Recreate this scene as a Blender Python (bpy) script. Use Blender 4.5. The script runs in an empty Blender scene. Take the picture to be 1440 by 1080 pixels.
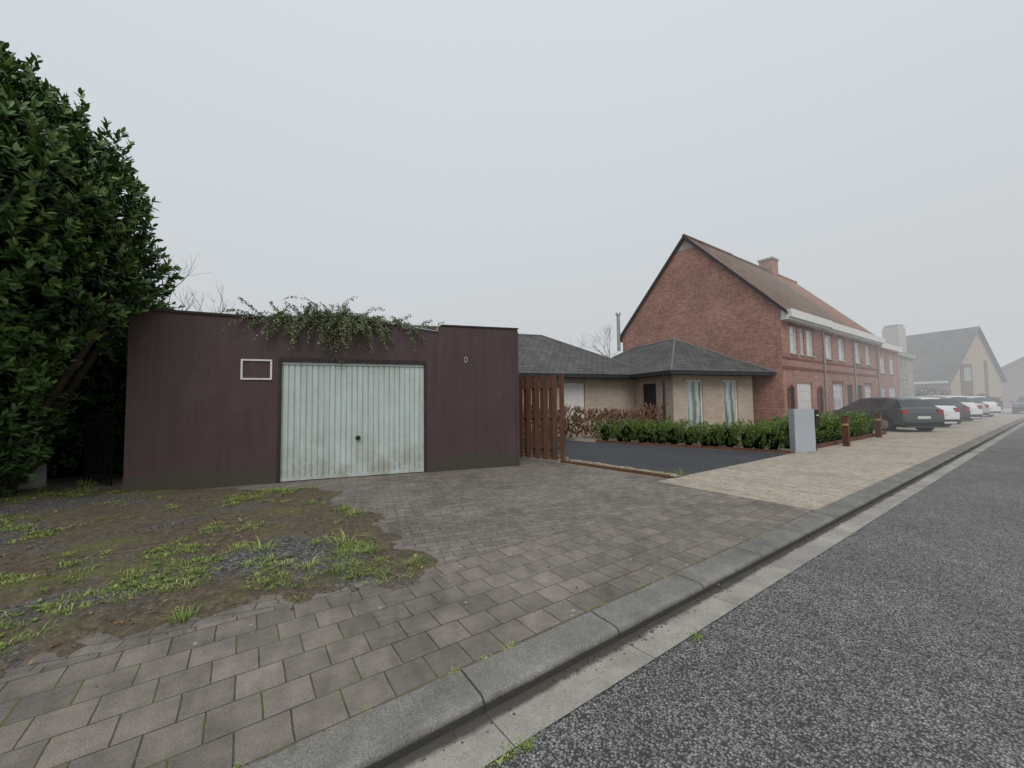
import bpy, bmesh, math, random
import numpy as np
from mathutils import Vector, Matrix, noise
random.seed(7); rng=np.random.default_rng(7)
SC=bpy.context.scene
COL=SC.collection
# ------------------------------------------------------------------ materials
class NT:
    def __init__(s,name):
        s.m=bpy.data.materials.new(name); s.m.use_nodes=True
        s.t=s.m.node_tree; s.b=s.t.nodes['Principled BSDF']
        s.geo=s.t.nodes.new('ShaderNodeNewGeometry')
        s.P=s.geo.outputs['Position']
        s.b.inputs['Roughness'].default_value=.85
        s.b.inputs['Specular IOR Level'].default_value=.3
    def n(s,typ,**k):
        x=s.t.nodes.new(typ)
        for a,v in k.items(): setattr(x,a,v)
        return x
    def put(s,inp,v):
        if isinstance(v,bpy.types.NodeSocket): s.t.links.new(v,inp)
        elif v is not None:
            if isinstance(v,(tuple,list)) and len(v)==3 and inp.type=='RGBA': v=(*v,1)
            inp.default_value=v
    def math(s,op,a,b=None,c=None,clamp=False):
        x=s.n('ShaderNodeMath',operation=op,use_clamp=clamp)
        s.put(x.inputs[0],a)
        if b is not None: s.put(x.inputs[1],b)
        if c is not None: s.put(x.inputs[2],c)
        return x.outputs[0]
    def noise(s,scale,detail=4,rough=.55,vec=None,out=0,dist=0):
        x=s.n('ShaderNodeTexNoise'); s.put(x.inputs['Vector'],vec or s.P)
        x.inputs['Scale'].default_value=scale;x.inputs['Detail'].default_value=detail
        x.inputs['Roughness'].default_value=rough;x.inputs['Distortion'].default_value=dist
        return x.outputs[out]
    def vor(s,scale,feature='F1',vec=None,out='Distance'):
        x=s.n('ShaderNodeTexVoronoi',feature=feature); s.put(x.inputs['Vector'],vec or s.P)
        x.inputs['Scale'].default_value=scale
        return x.outputs[out]
    def ramp(s,fac,stops,interp='LINEAR'):
        x=s.n('ShaderNodeValToRGB'); s.put(x.inputs[0],fac); r=x.color_ramp; r.interpolation=interp
        while len(r.elements)<len(stops): r.elements.new(.5)
        for e,(p,c) in zip(r.elements,stops):
            e.position=p
            if not isinstance(c,(tuple,list)): c=(c,c,c)
            e.color=(*c,1)
        return x.outputs[0]
    def mix(s,fac,a,b,mode='MIX'):
        x=s.n('ShaderNodeMix',data_type='RGBA',blend_type=mode)
        s.put(x.inputs[0],fac);s.put(x.inputs[6],a);s.put(x.inputs[7],b)
        return x.outputs[2]
    def col(s,c): s.put(s.b.inputs['Base Color'],c)
    def rough(s,c): s.put(s.b.inputs['Roughness'],c)
    def bump(s,h,strength=.5,dist=.01,nrm=None):
        x=s.n('ShaderNodeBump'); s.put(x.inputs['Height'],h); x.inputs['Strength'].default_value=strength
        x.inputs['Distance'].default_value=dist
        if nrm: s.put(x.inputs['Normal'],nrm)
        s.put(s.b.inputs['Normal'],x.outputs[0]); return x.outputs[0]
    def uz(s,d,kz=1.,kd=1.,flat=False):
        dt=s.n('ShaderNodeVectorMath',operation='DOT_PRODUCT'); s.put(dt.inputs[0],s.P); dt.inputs[1].default_value=(d[0],d[1],0)
        c=s.n('ShaderNodeCombineXYZ'); s.put(c.inputs[0],s.math('MULTIPLY',dt.outputs['Value'],kd))
        if flat:
            d2=s.n('ShaderNodeVectorMath',operation='DOT_PRODUCT'); s.put(d2.inputs[0],s.P); d2.inputs[1].default_value=(-d[1],d[0],0)
            s.put(c.inputs[1],d2.outputs['Value'])
        else:
            sp=s.n('ShaderNodeSeparateXYZ'); s.put(sp.inputs[0],s.P)
            s.put(c.inputs[1],s.math('MULTIPLY',sp.outputs[2],kz))
        return c.outputs[0]
    def brick(s,vec,w,h,c1,c2,mortar,ms,offset=.5,bias=0,smooth=.1):
        x=s.n('ShaderNodeTexBrick'); s.put(x.inputs['Vector'],vec); x.offset=offset
        s.put(x.inputs['Color1'],c1);s.put(x.inputs['Color2'],c2);s.put(x.inputs['Mortar'],mortar)
        x.inputs['Scale'].default_value=1;x.inputs['Mortar Size'].default_value=ms
        x.inputs['Mortar Smooth'].default_value=smooth;x.inputs['Bias'].default_value=bias
        x.inputs['Brick Width'].default_value=w;x.inputs['Row Height'].default_value=h
        return x.outputs['Color'],x.outputs['Fac']

def mat_plain(name,c,rough=.8,var=.25,scale=6,bump=.15,metal=0,spec=.3):
    k=NT(name); n=k.noise(scale,4,.6)
    d=tuple(x*(1-var) for x in c); l=tuple(min(1,x*(1+var)) for x in c)
    k.col(k.ramp(n,[(.3,d),(.7,l)])); k.rough(rough); k.b.inputs['Metallic'].default_value=metal
    k.b.inputs['Specular IOR Level'].default_value=spec
    if bump: k.bump(k.noise(scale*12,2),bump,.005)
    return k.m
def mat_brick(name,d,c1,c2,mortar,w=.21,h=.07,ms=.008,stain=.35,fine=.4):
    k=NT(name); v=k.uz(d)
    c,f=k.brick(v,w,h,c1,c2,mortar,ms)
    big=k.ramp(k.noise(.8,4,.6),[(.3,1-stain),(.7,1.12)])
    fine=k.ramp(k.noise(7,4,.7),[(.25,1-fine),(.75,1+fine)])
    c=k.mix(1,c,big,'MULTIPLY'); c=k.mix(1,c,fine,'MULTIPLY')
    k.col(c); k.rough(.9); k.bump(k.math('MULTIPLY',f,-2.),.6,.006)
    return k.m
def mat_tiles(name,d,kz,c1,c2,dark,w=.24,h=.3,moss=None):
    k=NT(name); v=k.uz(d,kz=kz)
    c,f=k.brick(v,w,h,c1,c2,dark,.012,smooth=.6)
    c=k.mix(1,c,k.ramp(k.noise(1.1,5,.65),[(.25,.6),(.75,1.3)]),'MULTIPLY')
    if moss: c=k.mix(k.ramp(k.noise(2.6,5,.7),[(.52,0.),(.68,.75)]),c,moss)
    k.col(c);k.rough(.75)
    k.bump(k.math('MULTIPLY',f,-1.),.9,.025)
    return k.m
def mat_leaf(name,stops,rough=.45,spec=.4,trans=.15):
    k=NT(name); a=k.n('ShaderNodeAttribute',attribute_name='rnd')
    c=k.ramp(a.outputs['Fac'],stops); k.col(c); k.rough(rough); k.b.inputs['Specular IOR Level'].default_value=spec
    return k.m

# ------------------------------------------------------------------ mesh helpers
def empty(name,loc):
    e=bpy.data.objects.new(name,None); e.location=loc; e.empty_display_size=.3; COL.objects.link(e); return e
def link(o,parent=None):
    COL.objects.link(o)
    if parent:
        o.parent=parent; o.matrix_parent_inverse=Matrix.Translation(-Vector(parent.location))
    return o
def mesh(name,verts,faces,mat,parent=None,smooth=False,mats=None,idx=None):
    me=bpy.data.meshes.new(name); me.from_pydata([tuple(v) for v in verts],[],faces)
    for m in (mats or [mat]): me.materials.append(m)
    if idx: me.polygons.foreach_set('material_index',idx)
    if smooth: me.polygons.foreach_set('use_smooth',[True]*len(me.polygons))
    me.update(); o=bpy.data.objects.new(name,me); return link(o,parent)
def npmesh(name,V,Fq,mat,parent=None,rnd=None):
    me=bpy.data.meshes.new(name); nf,k=Fq.shape
    me.vertices.add(len(V)); me.vertices.foreach_set('co',V.astype(np.float32).ravel())
    me.loops.add(nf*k); me.loops.foreach_set('vertex_index',Fq.astype(np.int32).ravel())
    me.polygons.add(nf); me.polygons.foreach_set('loop_start',np.arange(0,nf*k,k,dtype=np.int32))
    if rnd is not None:
        a=me.attributes.new('rnd','FLOAT','FACE'); a.data.foreach_set('value',rnd.astype(np.float32))
    me.materials.append(mat); me.update(calc_edges=True); me.validate()
    return link(bpy.data.objects.new(name,me),parent)
class Fr:
    def __init__(s,o,u,v=None):
        s.o=Vector((o[0],o[1],0)); s.u=Vector((u[0],u[1],0)).normalized()
        s.v=Vector((v[0],v[1],0)).normalized() if v else Vector((s.u.y,-s.u.x,0))
    def __call__(s,a,b,z=0): return s.o+s.u*a+s.v*b+Vector((0,0,z))
W=Fr((0,0),(1,0),(0,1))
BOXF=[(0,3,2,1),(4,5,6,7),(0,1,5,4),(1,2,6,5),(2,3,7,6),(3,0,4,7)]
def box(name,fr,a0,a1,b0,b1,z0,z1,mat,parent=None,bev=0):
    vs=[fr(a,b,z) for z in (z0,z1) for a,b in ((a0,b0),(a1,b0),(a1,b1),(a0,b1))]
    o=mesh(name,vs,BOXF,mat,parent)
    bm=bmesh.new(); bm.from_mesh(o.data); bmesh.ops.recalc_face_normals(bm,faces=bm.faces)
    if bev: bmesh.ops.bevel(bm,geom=bm.edges[:],offset=bev,segments=2,affect='EDGES')
    bm.to_mesh(o.data); bm.free(); return o
def boxes(name,fr,lst,mat,parent=None):
    vs=[];fs=[]
    for a0,a1,b0,b1,z0,z1 in lst:
        n=len(vs); vs+=[fr(a,b,z) for z in (z0,z1) for a,b in ((a0,b0),(a1,b0),(a1,b1),(a0,b1))]
        fs+=[tuple(n+i for i in f) for f in BOXF]
    return mesh(name,vs,fs,mat,parent)
def tube(bmv,bmf,pts,radii,seg=6):
    base=len(bmv)
    for i,(p,r) in enumerate(zip(pts,radii)):
        p=Vector(p); d=(Vector(pts[min(i+1,len(pts)-1)])-Vector(pts[max(i-1,0)])).normalized()
        x=d.cross(Vector((0.13,.3,1)))
        if x.length<1e-3: x=d.cross(Vector((1,0,0)))
        x.normalize(); y=d.cross(x)
        for k in range(seg):
            a=2*math.pi*k/seg; bmv.append(p+x*math.cos(a)*r+y*math.sin(a)*r)
        if i:
            for k in range(seg):
                a=base+(i-1)*seg+k;b=base+(i-1)*seg+(k+1)%seg
                bmf.append((a,b,b+seg,a+seg))
    bmf.append(tuple(base+k for k in range(seg))[::-1]); n=len(pts)-1
    bmf.append(tuple(base+n*seg+k for k in range(seg)))
def wall(name,fr,length,z0,z1,opens,mat,parent,depth=.14,b=0.):
    A=sorted({0.,length,*[o[0] for o in opens],*[o[1] for o in opens]}); Z=sorted({z0,z1,*[o[2] for o in opens],*[o[3] for o in opens]})
    vs=[];fs=[]
    def q(*p):
        n=len(vs); vs.extend(p); fs.append((n,n+1,n+2,n+3))
    for i in range(len(A)-1):
        for j in range(len(Z)-1):
            ca=(A[i]+A[i+1])/2;cz=(Z[j]+Z[j+1])/2
            if any(o[0]<ca<o[1] and o[2]<cz<o[3] for o in opens): continue
            q(fr(A[i],b,Z[j]),fr(A[i+1],b,Z[j]),fr(A[i+1],b,Z[j+1]),fr(A[i],b,Z[j+1]))
    for a0,a1,c0,c1 in opens:
        q(fr(a0,b,c0),fr(a0,b-depth,c0),fr(a0,b-depth,c1),fr(a0,b,c1))
        q(fr(a1,b,c0),fr(a1,b-depth,c0),fr(a1,b-depth,c1),fr(a1,b,c1))
        q(fr(a0,b,c1),fr(a1,b,c1),fr(a1,b-depth,c1),fr(a0,b-depth,c1))
        q(fr(a0,b,c0),fr(a1,b,c0),fr(a1,b-depth,c0),fr(a0,b-depth,c0))
    return mesh(name,vs,fs,mat,parent)
def window(tag,fr,a0,a1,z0,z1,b,frame,glass,parent,mull=1,sill=None,th=.05,trans=False):
    L=[(a0,a1,b-.10,b-.05,z0,z0+th),(a0,a1,b-.10,b-.05,z1-th,z1),(a0,a0+th,b-.10,b-.05,z0+th,z1-th),(a1-th,a1,b-.10,b-.05,z0+th,z1-th)]
    for i in range(1,mull+1):
        c=a0+(a1-a0)*i/(mull+1); L.append((c-th*.5,c+th*.5,b-.098,b-.052,z0+th,z1-th))
    if trans: L.append((a0+th,a1-th,b-.096,b-.054,z1-(z1-z0)*.28-.02,z1-(z1-z0)*.28+.02))
    boxes('window_frame_'+tag,fr,L,frame,parent)
    mesh('window_glass_'+tag,[fr(a0,b-.08,z0),fr(a1,b-.08,z0),fr(a1,b-.08,z1),fr(a0,b-.08,z1)],[(0,1,2,3)],glass,parent)
    if sill: box('sill_'+tag,fr,a0-.06,a1+.06,b-.06,b+.05,z0-.07,z0-.004,sill,parent)

def leaves(name,pos,dr,nr,ln,wd,mat,parent=None,shape=6,rnd=None,droop=.0):
    N=len(pos); dr=dr/np.linalg.norm(dr,axis=1,keepdims=True)
    sd=np.cross(dr,nr); sd/=np.maximum(np.linalg.norm(sd,axis=1,keepdims=True),1e-6); nn=np.cross(sd,dr)
    ln=ln[:,None];wd=wd[:,None]
    if rnd is None: rnd=rng.random(N)
    if shape==6:
        V=np.stack([pos, pos+dr*ln*.35+sd*wd*.5+nn*wd*.18, pos+dr*ln*.72+sd*wd*.42+nn*wd*(.12-droop), pos+dr*ln-nn*wd*droop*2,
                    pos+dr*ln*.72-sd*wd*.42+nn*wd*(.12-droop), pos+dr*ln*.35-sd*wd*.5+nn*wd*.18],axis=1).reshape(-1,3)
        b=np.arange(N)[:,None]*6
        Fq=np.stack([b+[0,1,2,3],b+[0,3,4,5]],axis=1).reshape(-1,4); r=np.repeat(rnd,2)
    else:
        V=np.stack([pos,pos+dr*ln*.5+sd*wd*.5+nn*wd*.15,pos+dr*ln,pos+dr*ln*.5-sd*wd*.5+nn*wd*.15],axis=1).reshape(-1,3)
        b=np.arange(N)[:,None]*4
        Fq=np.stack([b+[0,1,2,3]],axis=1).reshape(-1,4); r=rnd
    return npmesh(name,V,Fq,mat,parent,r)
def unit(a): return a/np.maximum(np.linalg.norm(a,axis=1,keepdims=True),1e-6)
def sprigs(P,axis,nl,length,ang,lnr,rndbase=None,spread=.25):
    N=len(P); axis=unit(axis); t=rng.random((N,nl))
    up=unit(np.cross(axis,rng.normal(size=(N,3)))); sd=np.cross(axis,up)
    ph=rng.random((N,nl))*6.28+np.arange(nl)*2.4
    rad=up[:,None,:]*np.cos(ph)[...,None]+sd[:,None,:]*np.sin(ph)[...,None]
    pos=P[:,None,:]+axis[:,None,:]*(t*length)[...,None]
    an=ang*(1.15-.7*t)[...,None]
    d=axis[:,None,:]*np.cos(an)+rad*np.sin(an)
    n=axis[:,None,:]*np.sin(an)-rad*np.cos(an)
    n=n+rng.normal(size=n.shape)*spread
    rb=(rng.random(N) if rndbase is None else rndbase)
    r=np.clip(rb[:,None]*.6+rng.random((N,nl))*.25+t*.2,0,1)
    l=lnr[0]+(lnr[1]-lnr[0])*rng.random(N*nl)
    return pos.reshape(-1,3),d.reshape(-1,3),n.reshape(-1,3),l,r.ravel()
def nz(p,s): return noise.noise(Vector((p[0]*s,p[1]*s,(p[2] if len(p)>2 else 0)*s)))

# ------------------------------------------------------------------ camera
H=1.45; f=545.
yaw=math.radians(55.2);pitch=math.atan(26/545.);rho=math.radians(0.7)
fh=Vector((-math.sin(yaw),math.cos(yaw),0));r_=Vector((fh.y,-fh.x,0));up_=Vector((0,0,1))
Fw=fh*math.cos(pitch)+up_*math.sin(pitch);U=r_.cross(Fw)
R2=r_*math.cos(rho)-U*math.sin(rho);U2=U*math.cos(rho)+r_*math.sin(rho)
cam=bpy.data.cameras.new("camera");co=bpy.data.objects.new("camera",cam);COL.objects.link(co)
M=Matrix((( R2.x,U2.x,-Fw.x,0),(R2.y,U2.y,-Fw.y,0),(R2.z,U2.z,-Fw.z,H),(0,0,0,1))); co.matrix_world=M
cam.sensor_width=36;cam.lens=36*f/1440;cam.clip_start=.05;cam.clip_end=2000;SC.camera=co
# ------------------------------------------------------------------ world / light
SC.view_settings.view_transform='Standard';SC.view_settings.look='None';SC.view_settings.exposure=0
w=bpy.data.worlds.new("World");SC.world=w;w.use_nodes=True;t=w.node_tree
bg=t.nodes['Background'];sky=t.nodes.new('ShaderNodeTexSky');sky.sky_type='NISHITA';sky.sun_disc=False
EL=math.radians(48);AZ=math.radians(120)
sky.sun_elevation=EL;sky.sun_rotation=AZ;sky.dust_density=6;sky.air_density=1.5
tc=t.nodes.new('ShaderNodeTexCoord');sp=t.nodes.new('ShaderNodeSeparateXYZ');t.links.new(tc.outputs['Generated'],sp.inputs[0])
nzt=t.nodes.new('ShaderNodeTexNoise');nzt.inputs['Scale'].default_value=1.3;nzt.inputs['Detail'].default_value=2;t.links.new(tc.outputs['Generated'],nzt.inputs[0])
ad=t.nodes.new('ShaderNodeMath');ad.operation='MULTIPLY_ADD';t.links.new(nzt.outputs[0],ad.inputs[0]);ad.inputs[1].default_value=.12;t.links.new(sp.outputs[2],ad.inputs[2])
rp=t.nodes.new('ShaderNodeValToRGB');t.links.new(ad.outputs[0],rp.inputs[0])
rp.color_ramp.elements[0].position=.06;rp.color_ramp.elements[0].color=(.595,.615,.632,1)
rp.color_ramp.elements[1].position=.75;rp.color_ramp.elements[1].color=(.69,.74,.785,1)
sc_=t.nodes.new('ShaderNodeVectorMath');sc_.operation='SCALE';sc_.inputs['Scale'].default_value=.1;t.links.new(sky.outputs[0],sc_.inputs[0])
mx=t.nodes.new('ShaderNodeMix');mx.data_type='RGBA';mx.inputs[0].default_value=.06
t.links.new(rp.outputs[0],mx.inputs[6]);t.links.new(sc_.outputs[0],mx.inputs[7]);t.links.new(mx.outputs[2],bg.inputs[0]);bg.inputs[1].default_value=1.
sl=bpy.data.lights.new("sun",'SUN');sl.energy=1.4;sl.angle=math.radians(35);sl.color=(1,.965,.92)
so=bpy.data.objects.new("sun",sl);COL.objects.link(so)
sd=Vector((math.sin(AZ)*math.cos(EL),math.cos(AZ)*math.cos(EL),math.sin(EL)));so.rotation_euler=sd.to_track_quat('Z','Y').to_euler();so.location=(10,-5,20)
fm=bpy.data.materials.new("fog");fm.use_nodes=True;ft=fm.node_tree;ft.nodes.clear()
fo=ft.nodes.new('ShaderNodeOutputMaterial');fa=ft.nodes.new('ShaderNodeVolumeAbsorption');fe=ft.nodes.new('ShaderNodeEmission');fs_=ft.nodes.new('ShaderNodeAddShader')
FD=.013
fa.inputs['Color'].default_value=(0,0,0,1);fa.inputs['Density'].default_value=FD
fe.inputs['Color'].default_value=(.585,.605,.622,1);fe.inputs['Strength'].default_value=FD  # haze glows by emission, standing in for skylight scattered in the fog
ft.links.new(fa.outputs[0],fs_.inputs[0]);ft.links.new(fe.outputs[0],fs_.inputs[1]);ft.links.new(fs_.outputs[0],fo.inputs['Volume'])
box('fog_bank',W,-160,80,18.0,300,-1,15,fm)

# ------------------------------------------------------------------ ground materials
def m_paver(name,c1,c2,mort,w_,h_,moss,d=(0,1),con=1.):
    k=NT(name); v=k.uz(d,flat=True)
    ad_=k.n('ShaderNodeVectorMath',operation='ADD');sc2=k.n('ShaderNodeVectorMath',operation='SCALE');sc2.inputs['Scale'].default_value=.014
    nn_=k.n('ShaderNodeTexNoise');k.put(nn_.inputs[0],k.P);nn_.inputs['Scale'].default_value=3.;nn_.inputs['Detail'].default_value=2
    k.put(sc2.inputs[0],nn_.outputs['Color']);k.put(ad_.inputs[0],v);k.put(ad_.inputs[1],sc2.outputs[0]);v=ad_.outputs[0]
    c,fc=k.brick(v,w_,h_,c1,c2,mort,.0045,smooth=.4)
    k.b.inputs['Specular IOR Level'].default_value=.35
    c=k.mix(1,c,k.ramp(k.noise(.9,6,.7),[(.3,1-.38*con),(.5,1.),(.72,1+.25*con)]),'MULTIPLY')
    c=k.mix(1,c,k.ramp(k.noise(7,4,.7),[(.3,.75),(.7,1.25)]),'MULTIPLY')
    c=k.mix(1,c,k.ramp(k.noise(160,2,.8),[(.3,.6),(.7,1.4)]),'MULTIPLY')
    sp_=k.n('ShaderNodeTexVoronoi');k.put(sp_.inputs[0],k.P);sp_.inputs['Scale'].default_value=24; sep=k.n('ShaderNodeSeparateColor'); k.put(sep.inputs[0],sp_.outputs['Color'])
    c=k.mix(k.math('MULTIPLY',k.math('GREATER_THAN',sep.outputs[0],.965),k.math('LESS_THAN',sp_.outputs['Distance'],k.math('MULTIPLY',sep.outputs[1],.35))),c,(.34,.32,.28))
    if moss:
        mf=k.math('MULTIPLY',fc,k.ramp(k.noise(1.6,5,.7),[(.46,0.),(.58,1.)]))
        c=k.mix(mf,c,(.10,.12,.03))
        mf2=k.ramp(k.noise(2.2,6,.75),[(.60,0.),(.72,.5)]); c=k.mix(mf2,c,(.075,.075,.04))
    k.col(c); k.rough(k.ramp(k.noise(1.4,3),[(.35,.6),(.65,.85)]))
    k.bump(k.math('ADD',k.math('MULTIPLY',k.noise(120,2,.7),.5),k.math('MULTIPLY',fc,-2.)),.7,.005)
    return k.m
m_dark=m_paver('dark_pavers',(.215,.185,.158),(.15,.13,.112),(.06,.052,.043),.22,.22,True)
m_drive=m_paver('driveway_pavers',(.215,.188,.164),(.155,.135,.118),(.065,.056,.046),.22,.11,True,d=(.255,.967))
m_beige=m_paver('beige_pavers',(.43,.37,.30),(.34,.295,.24),(.20,.17,.14),.22,.11,False,d=(1,0),con=.5)
k=NT('kerb_concrete'); v=k.uz((0,1),flat=True)
c,fc=k.brick(v,1.0,40,(.215,.205,.185),(.175,.168,.153),(.05,.05,.042),.006,offset=0)
c=k.mix(1,c,k.ramp(k.noise(2.5,6,.75),[(.3,.6),(.55,1.),(.75,1.3)]),'MULTIPLY');c=k.mix(1,c,k.ramp(k.noise(140,2,.8),[(.3,.55),(.7,1.45)]),'MULTIPLY')
sx=k.n('ShaderNodeSeparateXYZ');k.put(sx.inputs[0],k.P)
fz=k.math('MULTIPLY_ADD',sx.outputs[2],-30.,k.math('MULTIPLY',k.noise(9,5,.7),-.7)); c=k.mix(k.ramp(fz,[(.0,0.),(.7,.9)]),c,(.035,.033,.027))
c=k.mix(k.ramp(k.noise(3.2,6,.75),[(.58,0.),(.70,.6)]),c,(.08,.085,.04))
k.col(c);k.bump(k.math('SUBTRACT',k.noise(60,3,.7),fc),.7,.008);m_kerb=k.m
k=NT('gutter_concrete'); v=k.uz((0,1),flat=True)
c,fc=k.brick(v,1.0,40,(.38,.355,.315),(.31,.29,.26),(.14,.125,.11),.004,offset=0)
sx=k.n('ShaderNodeSeparateXYZ');k.put(sx.inputs[0],k.P)
c=k.mix(1,c,k.ramp(k.noise(2.2,6,.75),[(.3,.6),(.55,.95),(.75,1.25)]),'MULTIPLY');c=k.mix(1,c,k.ramp(k.noise(170,2,.8),[(.3,.65),(.7,1.35)]),'MULTIPLY')
edge=k.math('ADD',k.math('MULTIPLY',k.math('ADD',sx.outputs[0],1.70),11.),k.math('MULTIPLY',k.noise(5,5,.7),-.9))
c=k.mix(k.ramp(edge,[(-.0,.9),(.35,0.)]),c,(.055,.05,.04))
k.col(c);k.bump(k.noise(70,3,.7),.6,.006);m_gut=k.m
def m_asph(name,base,stone,sc):
    k=NT(name); vv=k.n('ShaderNodeTexVoronoi');k.put(vv.inputs[0],k.P);vv.inputs['Scale'].default_value=sc
    se=k.n('ShaderNodeSeparateColor');k.put(se.inputs[0],vv.outputs['Color']);d=vv.outputs['Distance']
    c=k.ramp(se.outputs[0],[(0.,base),(.45,tuple(x*1.35 for x in base)),(.8,stone),(1.,tuple(x*1.35 for x in stone))])
    c=k.mix(k.ramp(d,[(.40,0.),(.64,.95)]),c,tuple(x*.3 for x in base))
    c=k.mix(1,c,k.ramp(k.noise(.7,5,.6),[(.3,.82),(.7,1.18)]),'MULTIPLY')
    c=k.mix(1,c,k.ramp(k.noise(11,4,.7),[(.3,.75),(.7,1.25)]),'MULTIPLY')
    k.col(c);k.rough(.65);k.b.inputs['Specular IOR Level'].default_value=.4
    k.bump(k.math('MULTIPLY',d,-1.),1.,.008); return k.m
m_road=m_asph('road_asphalt',(.135,.135,.133),(.29,.285,.27),88)
m_dasph=m_asph('driveway_asphalt',(.06,.065,.075),(.09,.095,.105),150)
k=NT('soil');n2=k.noise(16,5,.75)
c=k.ramp(n2,[(.25,(.045,.036,.025)),(.5,(.12,.095,.066)),(.75,(.23,.19,.13))])
c=k.mix(k.ramp(k.noise(1.0,7,.72,dist=.3),[(.52,0.),(.66,.75)]),c,k.ramp(k.noise(45,4,.7),[(.3,(.07,.08,.022)),(.7,(.22,.24,.075))]))
vd=k.vor(55,out='Color');se=k.n('ShaderNodeSeparateColor');k.put(se.inputs[0],vd)
grv=k.ramp(se.outputs[0],[(0.,(.03,.03,.032)),(.7,(.13,.13,.13)),(1.,(.28,.27,.26))])
c=k.mix(k.ramp(k.noise(.55,4,.6),[(.53,0.),(.61,.9)]),c,grv)
k.col(c);k.rough(.95);k.bump(k.math('ADD',k.noise(30,5,.75),k.math('MULTIPLY',k.vor(55),-.5)),1.,.02);m_soil=k.m
k=NT('ground');c=k.ramp(k.noise(.8,6,.7),[(.3,(.05,.06,.02)),(.5,(.09,.10,.035)),(.7,(.14,.12,.07))]);k.col(c);m_ground=k.m
k=NT('yard_gravel');se=k.n('ShaderNodeSeparateColor');k.put(se.inputs[0],k.vor(40,out='Color'))
c=k.ramp(se.outputs[0],[(0.,(.16,.13,.09)),(.6,(.34,.285,.21)),(1.,(.50,.43,.33))]);c=k.mix(k.ramp(k.noise(3,6,.7),[(.5,0.),(.65,.7)]),c,(.15,.11,.06))
k.col(c);k.bump(k.vor(40),.8,-.012);m_gravel=k.m

# ------------------------------------------------------------------ ground
def sheet(name,pts,z,mat): return mesh(name,[(x,y,z) for x,y in pts],[tuple(range(len(pts)))],mat)
sheet('ground',[(-600,-300),(600,-300),(600,900),(-600,900)],-.14,m_ground)
RZd=-.055
sheet('road',[(-1.455,-60),(6.5,-60),(6.5,400),(-1.455,400)],RZd,m_road)
sheet('pavement',[(6.6,-60),(40,-60),(40,400),(6.6,400)],-.05,m_beige)
mesh('gutter',[(-1.73,-60,-.068),(-1.45,-60,-.049),(-1.45,400,-.049),(-1.73,400,-.068)],[(0,1,2,3)],m_gut)
kv=[];kf=[];prof=[(-1.96,-.13),(-1.96,.001),(-1.955,.003),(-1.745,.001),(-1.722,-.008),(-1.708,-.028),(-1.706,-.13)]
ys=[-60]+[i*.125 for i in range(-32,240)]+[400]
for y in ys:
    for j,(x,z) in enumerate(prof):
        dx=.003*nz((x,y),1.7)+.003*nz((x,y,4),11) ; kv.append((x+dx,y,z+(.002*nz((x*3,y),2.3)+.003*nz((x*3,y,6),9))*(1 if 1<j<5 else 0)))
n=len(prof)
for i in range(len(ys)-1):
    for j in range(n-1): a=i*n+j; kf.append((a,a+1,a+n+1,a+n))
mesh('kerb',kv,kf,m_kerb)
sheet('pavement_dark',[(-3.35,-60),(-1.962,-60),(-1.962,6.15),(-3.35,6.15)],0,m_dark)
sheet('driveway_paved',[(-12,-60),(-3.352,-60),(-3.352,6.15),(-4.3,6.15),(-4.35,6.5),(-7.6,6.15),(-12,6.15)],-.001,m_drive)
sheet('pavement_beige',[(-4.32,6.152),(-1.962,6.152),(-1.962,400),(-4.32,400)],0,m_beige)
sheet('parking_bay',[(-7.0,19.6),(-4.322,19.6),(-4.322,80),(-7.0,80)],-.001,m_beige)
sheet('yard',[(-60,6.0),(-4.322,6.0),(-4.322,120),(-60,120)],-.012,m_gravel)
sheet('asphalt_driveway',[(-4.34,6.95),(-4.34,11.95),(-9.8,10.35),(-16,9.2),(-16,6.9),(-7.2,6.75)],-.004,m_dasph)
m_wood=mat_plain('weathered_wood',(.13,.075,.05),.8,.4,14)
m_corten=mat_plain('corten_steel',(.12,.055,.04),.8,.4,9)
m_stone=mat_plain('edging_concrete',(.34,.33,.31),.9,.25,5)
def strip(name,p,q,th,z0,z1,mat,parent=None):
    fr=Fr(p,(q[0]-p[0],q[1]-p[1])); L=math.hypot(q[0]-p[0],q[1]-p[1]); return box(name,fr,0,L,-th/2,th/2,z0,z1,mat,parent,bev=.004)
strip('edging_board',(-7.06,6.36),(-4.36,6.62),.05,-.02,.05,m_wood)
strip('edging_strip',(-4.34,12.08),(-9.8,10.45),.03,-.02,.07,m_corten)
strip('edging_strip',(-4.28,12.9),(-4.28,21.2),.03,-.02,.13,m_corten)
strip('edging_kerb',(-7.3,6.76),(-16,6.92),.06,-.02,.05,m_stone)
strip('edging_kerb',(-9.9,10.6),(-15,9.9),.06,-.02,.08,m_stone)
def patch_edge(x,y):
    lim=1.30- max(0,(-7.2-x))*1.2
    if x<-8.2: lim=min(lim, -0.1)
    return min(-3.38-x,lim-y)
gx=np.linspace(-12.5,-2.9,193);gy=np.linspace(-9,2.0,221);V=[];Fc=[]
def patch_h(x,y):
    e=patch_edge(x,y)+.38*nz((x,y,3),1.1)+.22*nz((x,y,7),4)
    return min(.030,e*.08)+.018*nz((x,y,5),2.2)+.012*nz((x,y,9),9)
for x in gx:
    for y in gy: V.append((x,y,max(-.05,patch_h(x,y))))
ny=len(gy)
for i in range(len(gx)-1):
    for j in range(ny-1):
        a=i*ny+j; q=(a,a+ny,a+ny+1,a+1)
        if max(V[z][2] for z in q)>-.045: Fc.append(q)
mesh('soil_patch',V,Fc,m_soil,smooth=True)
gx=np.linspace(-7.1,-4.3,60)
V=[];Fc=[]
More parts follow.
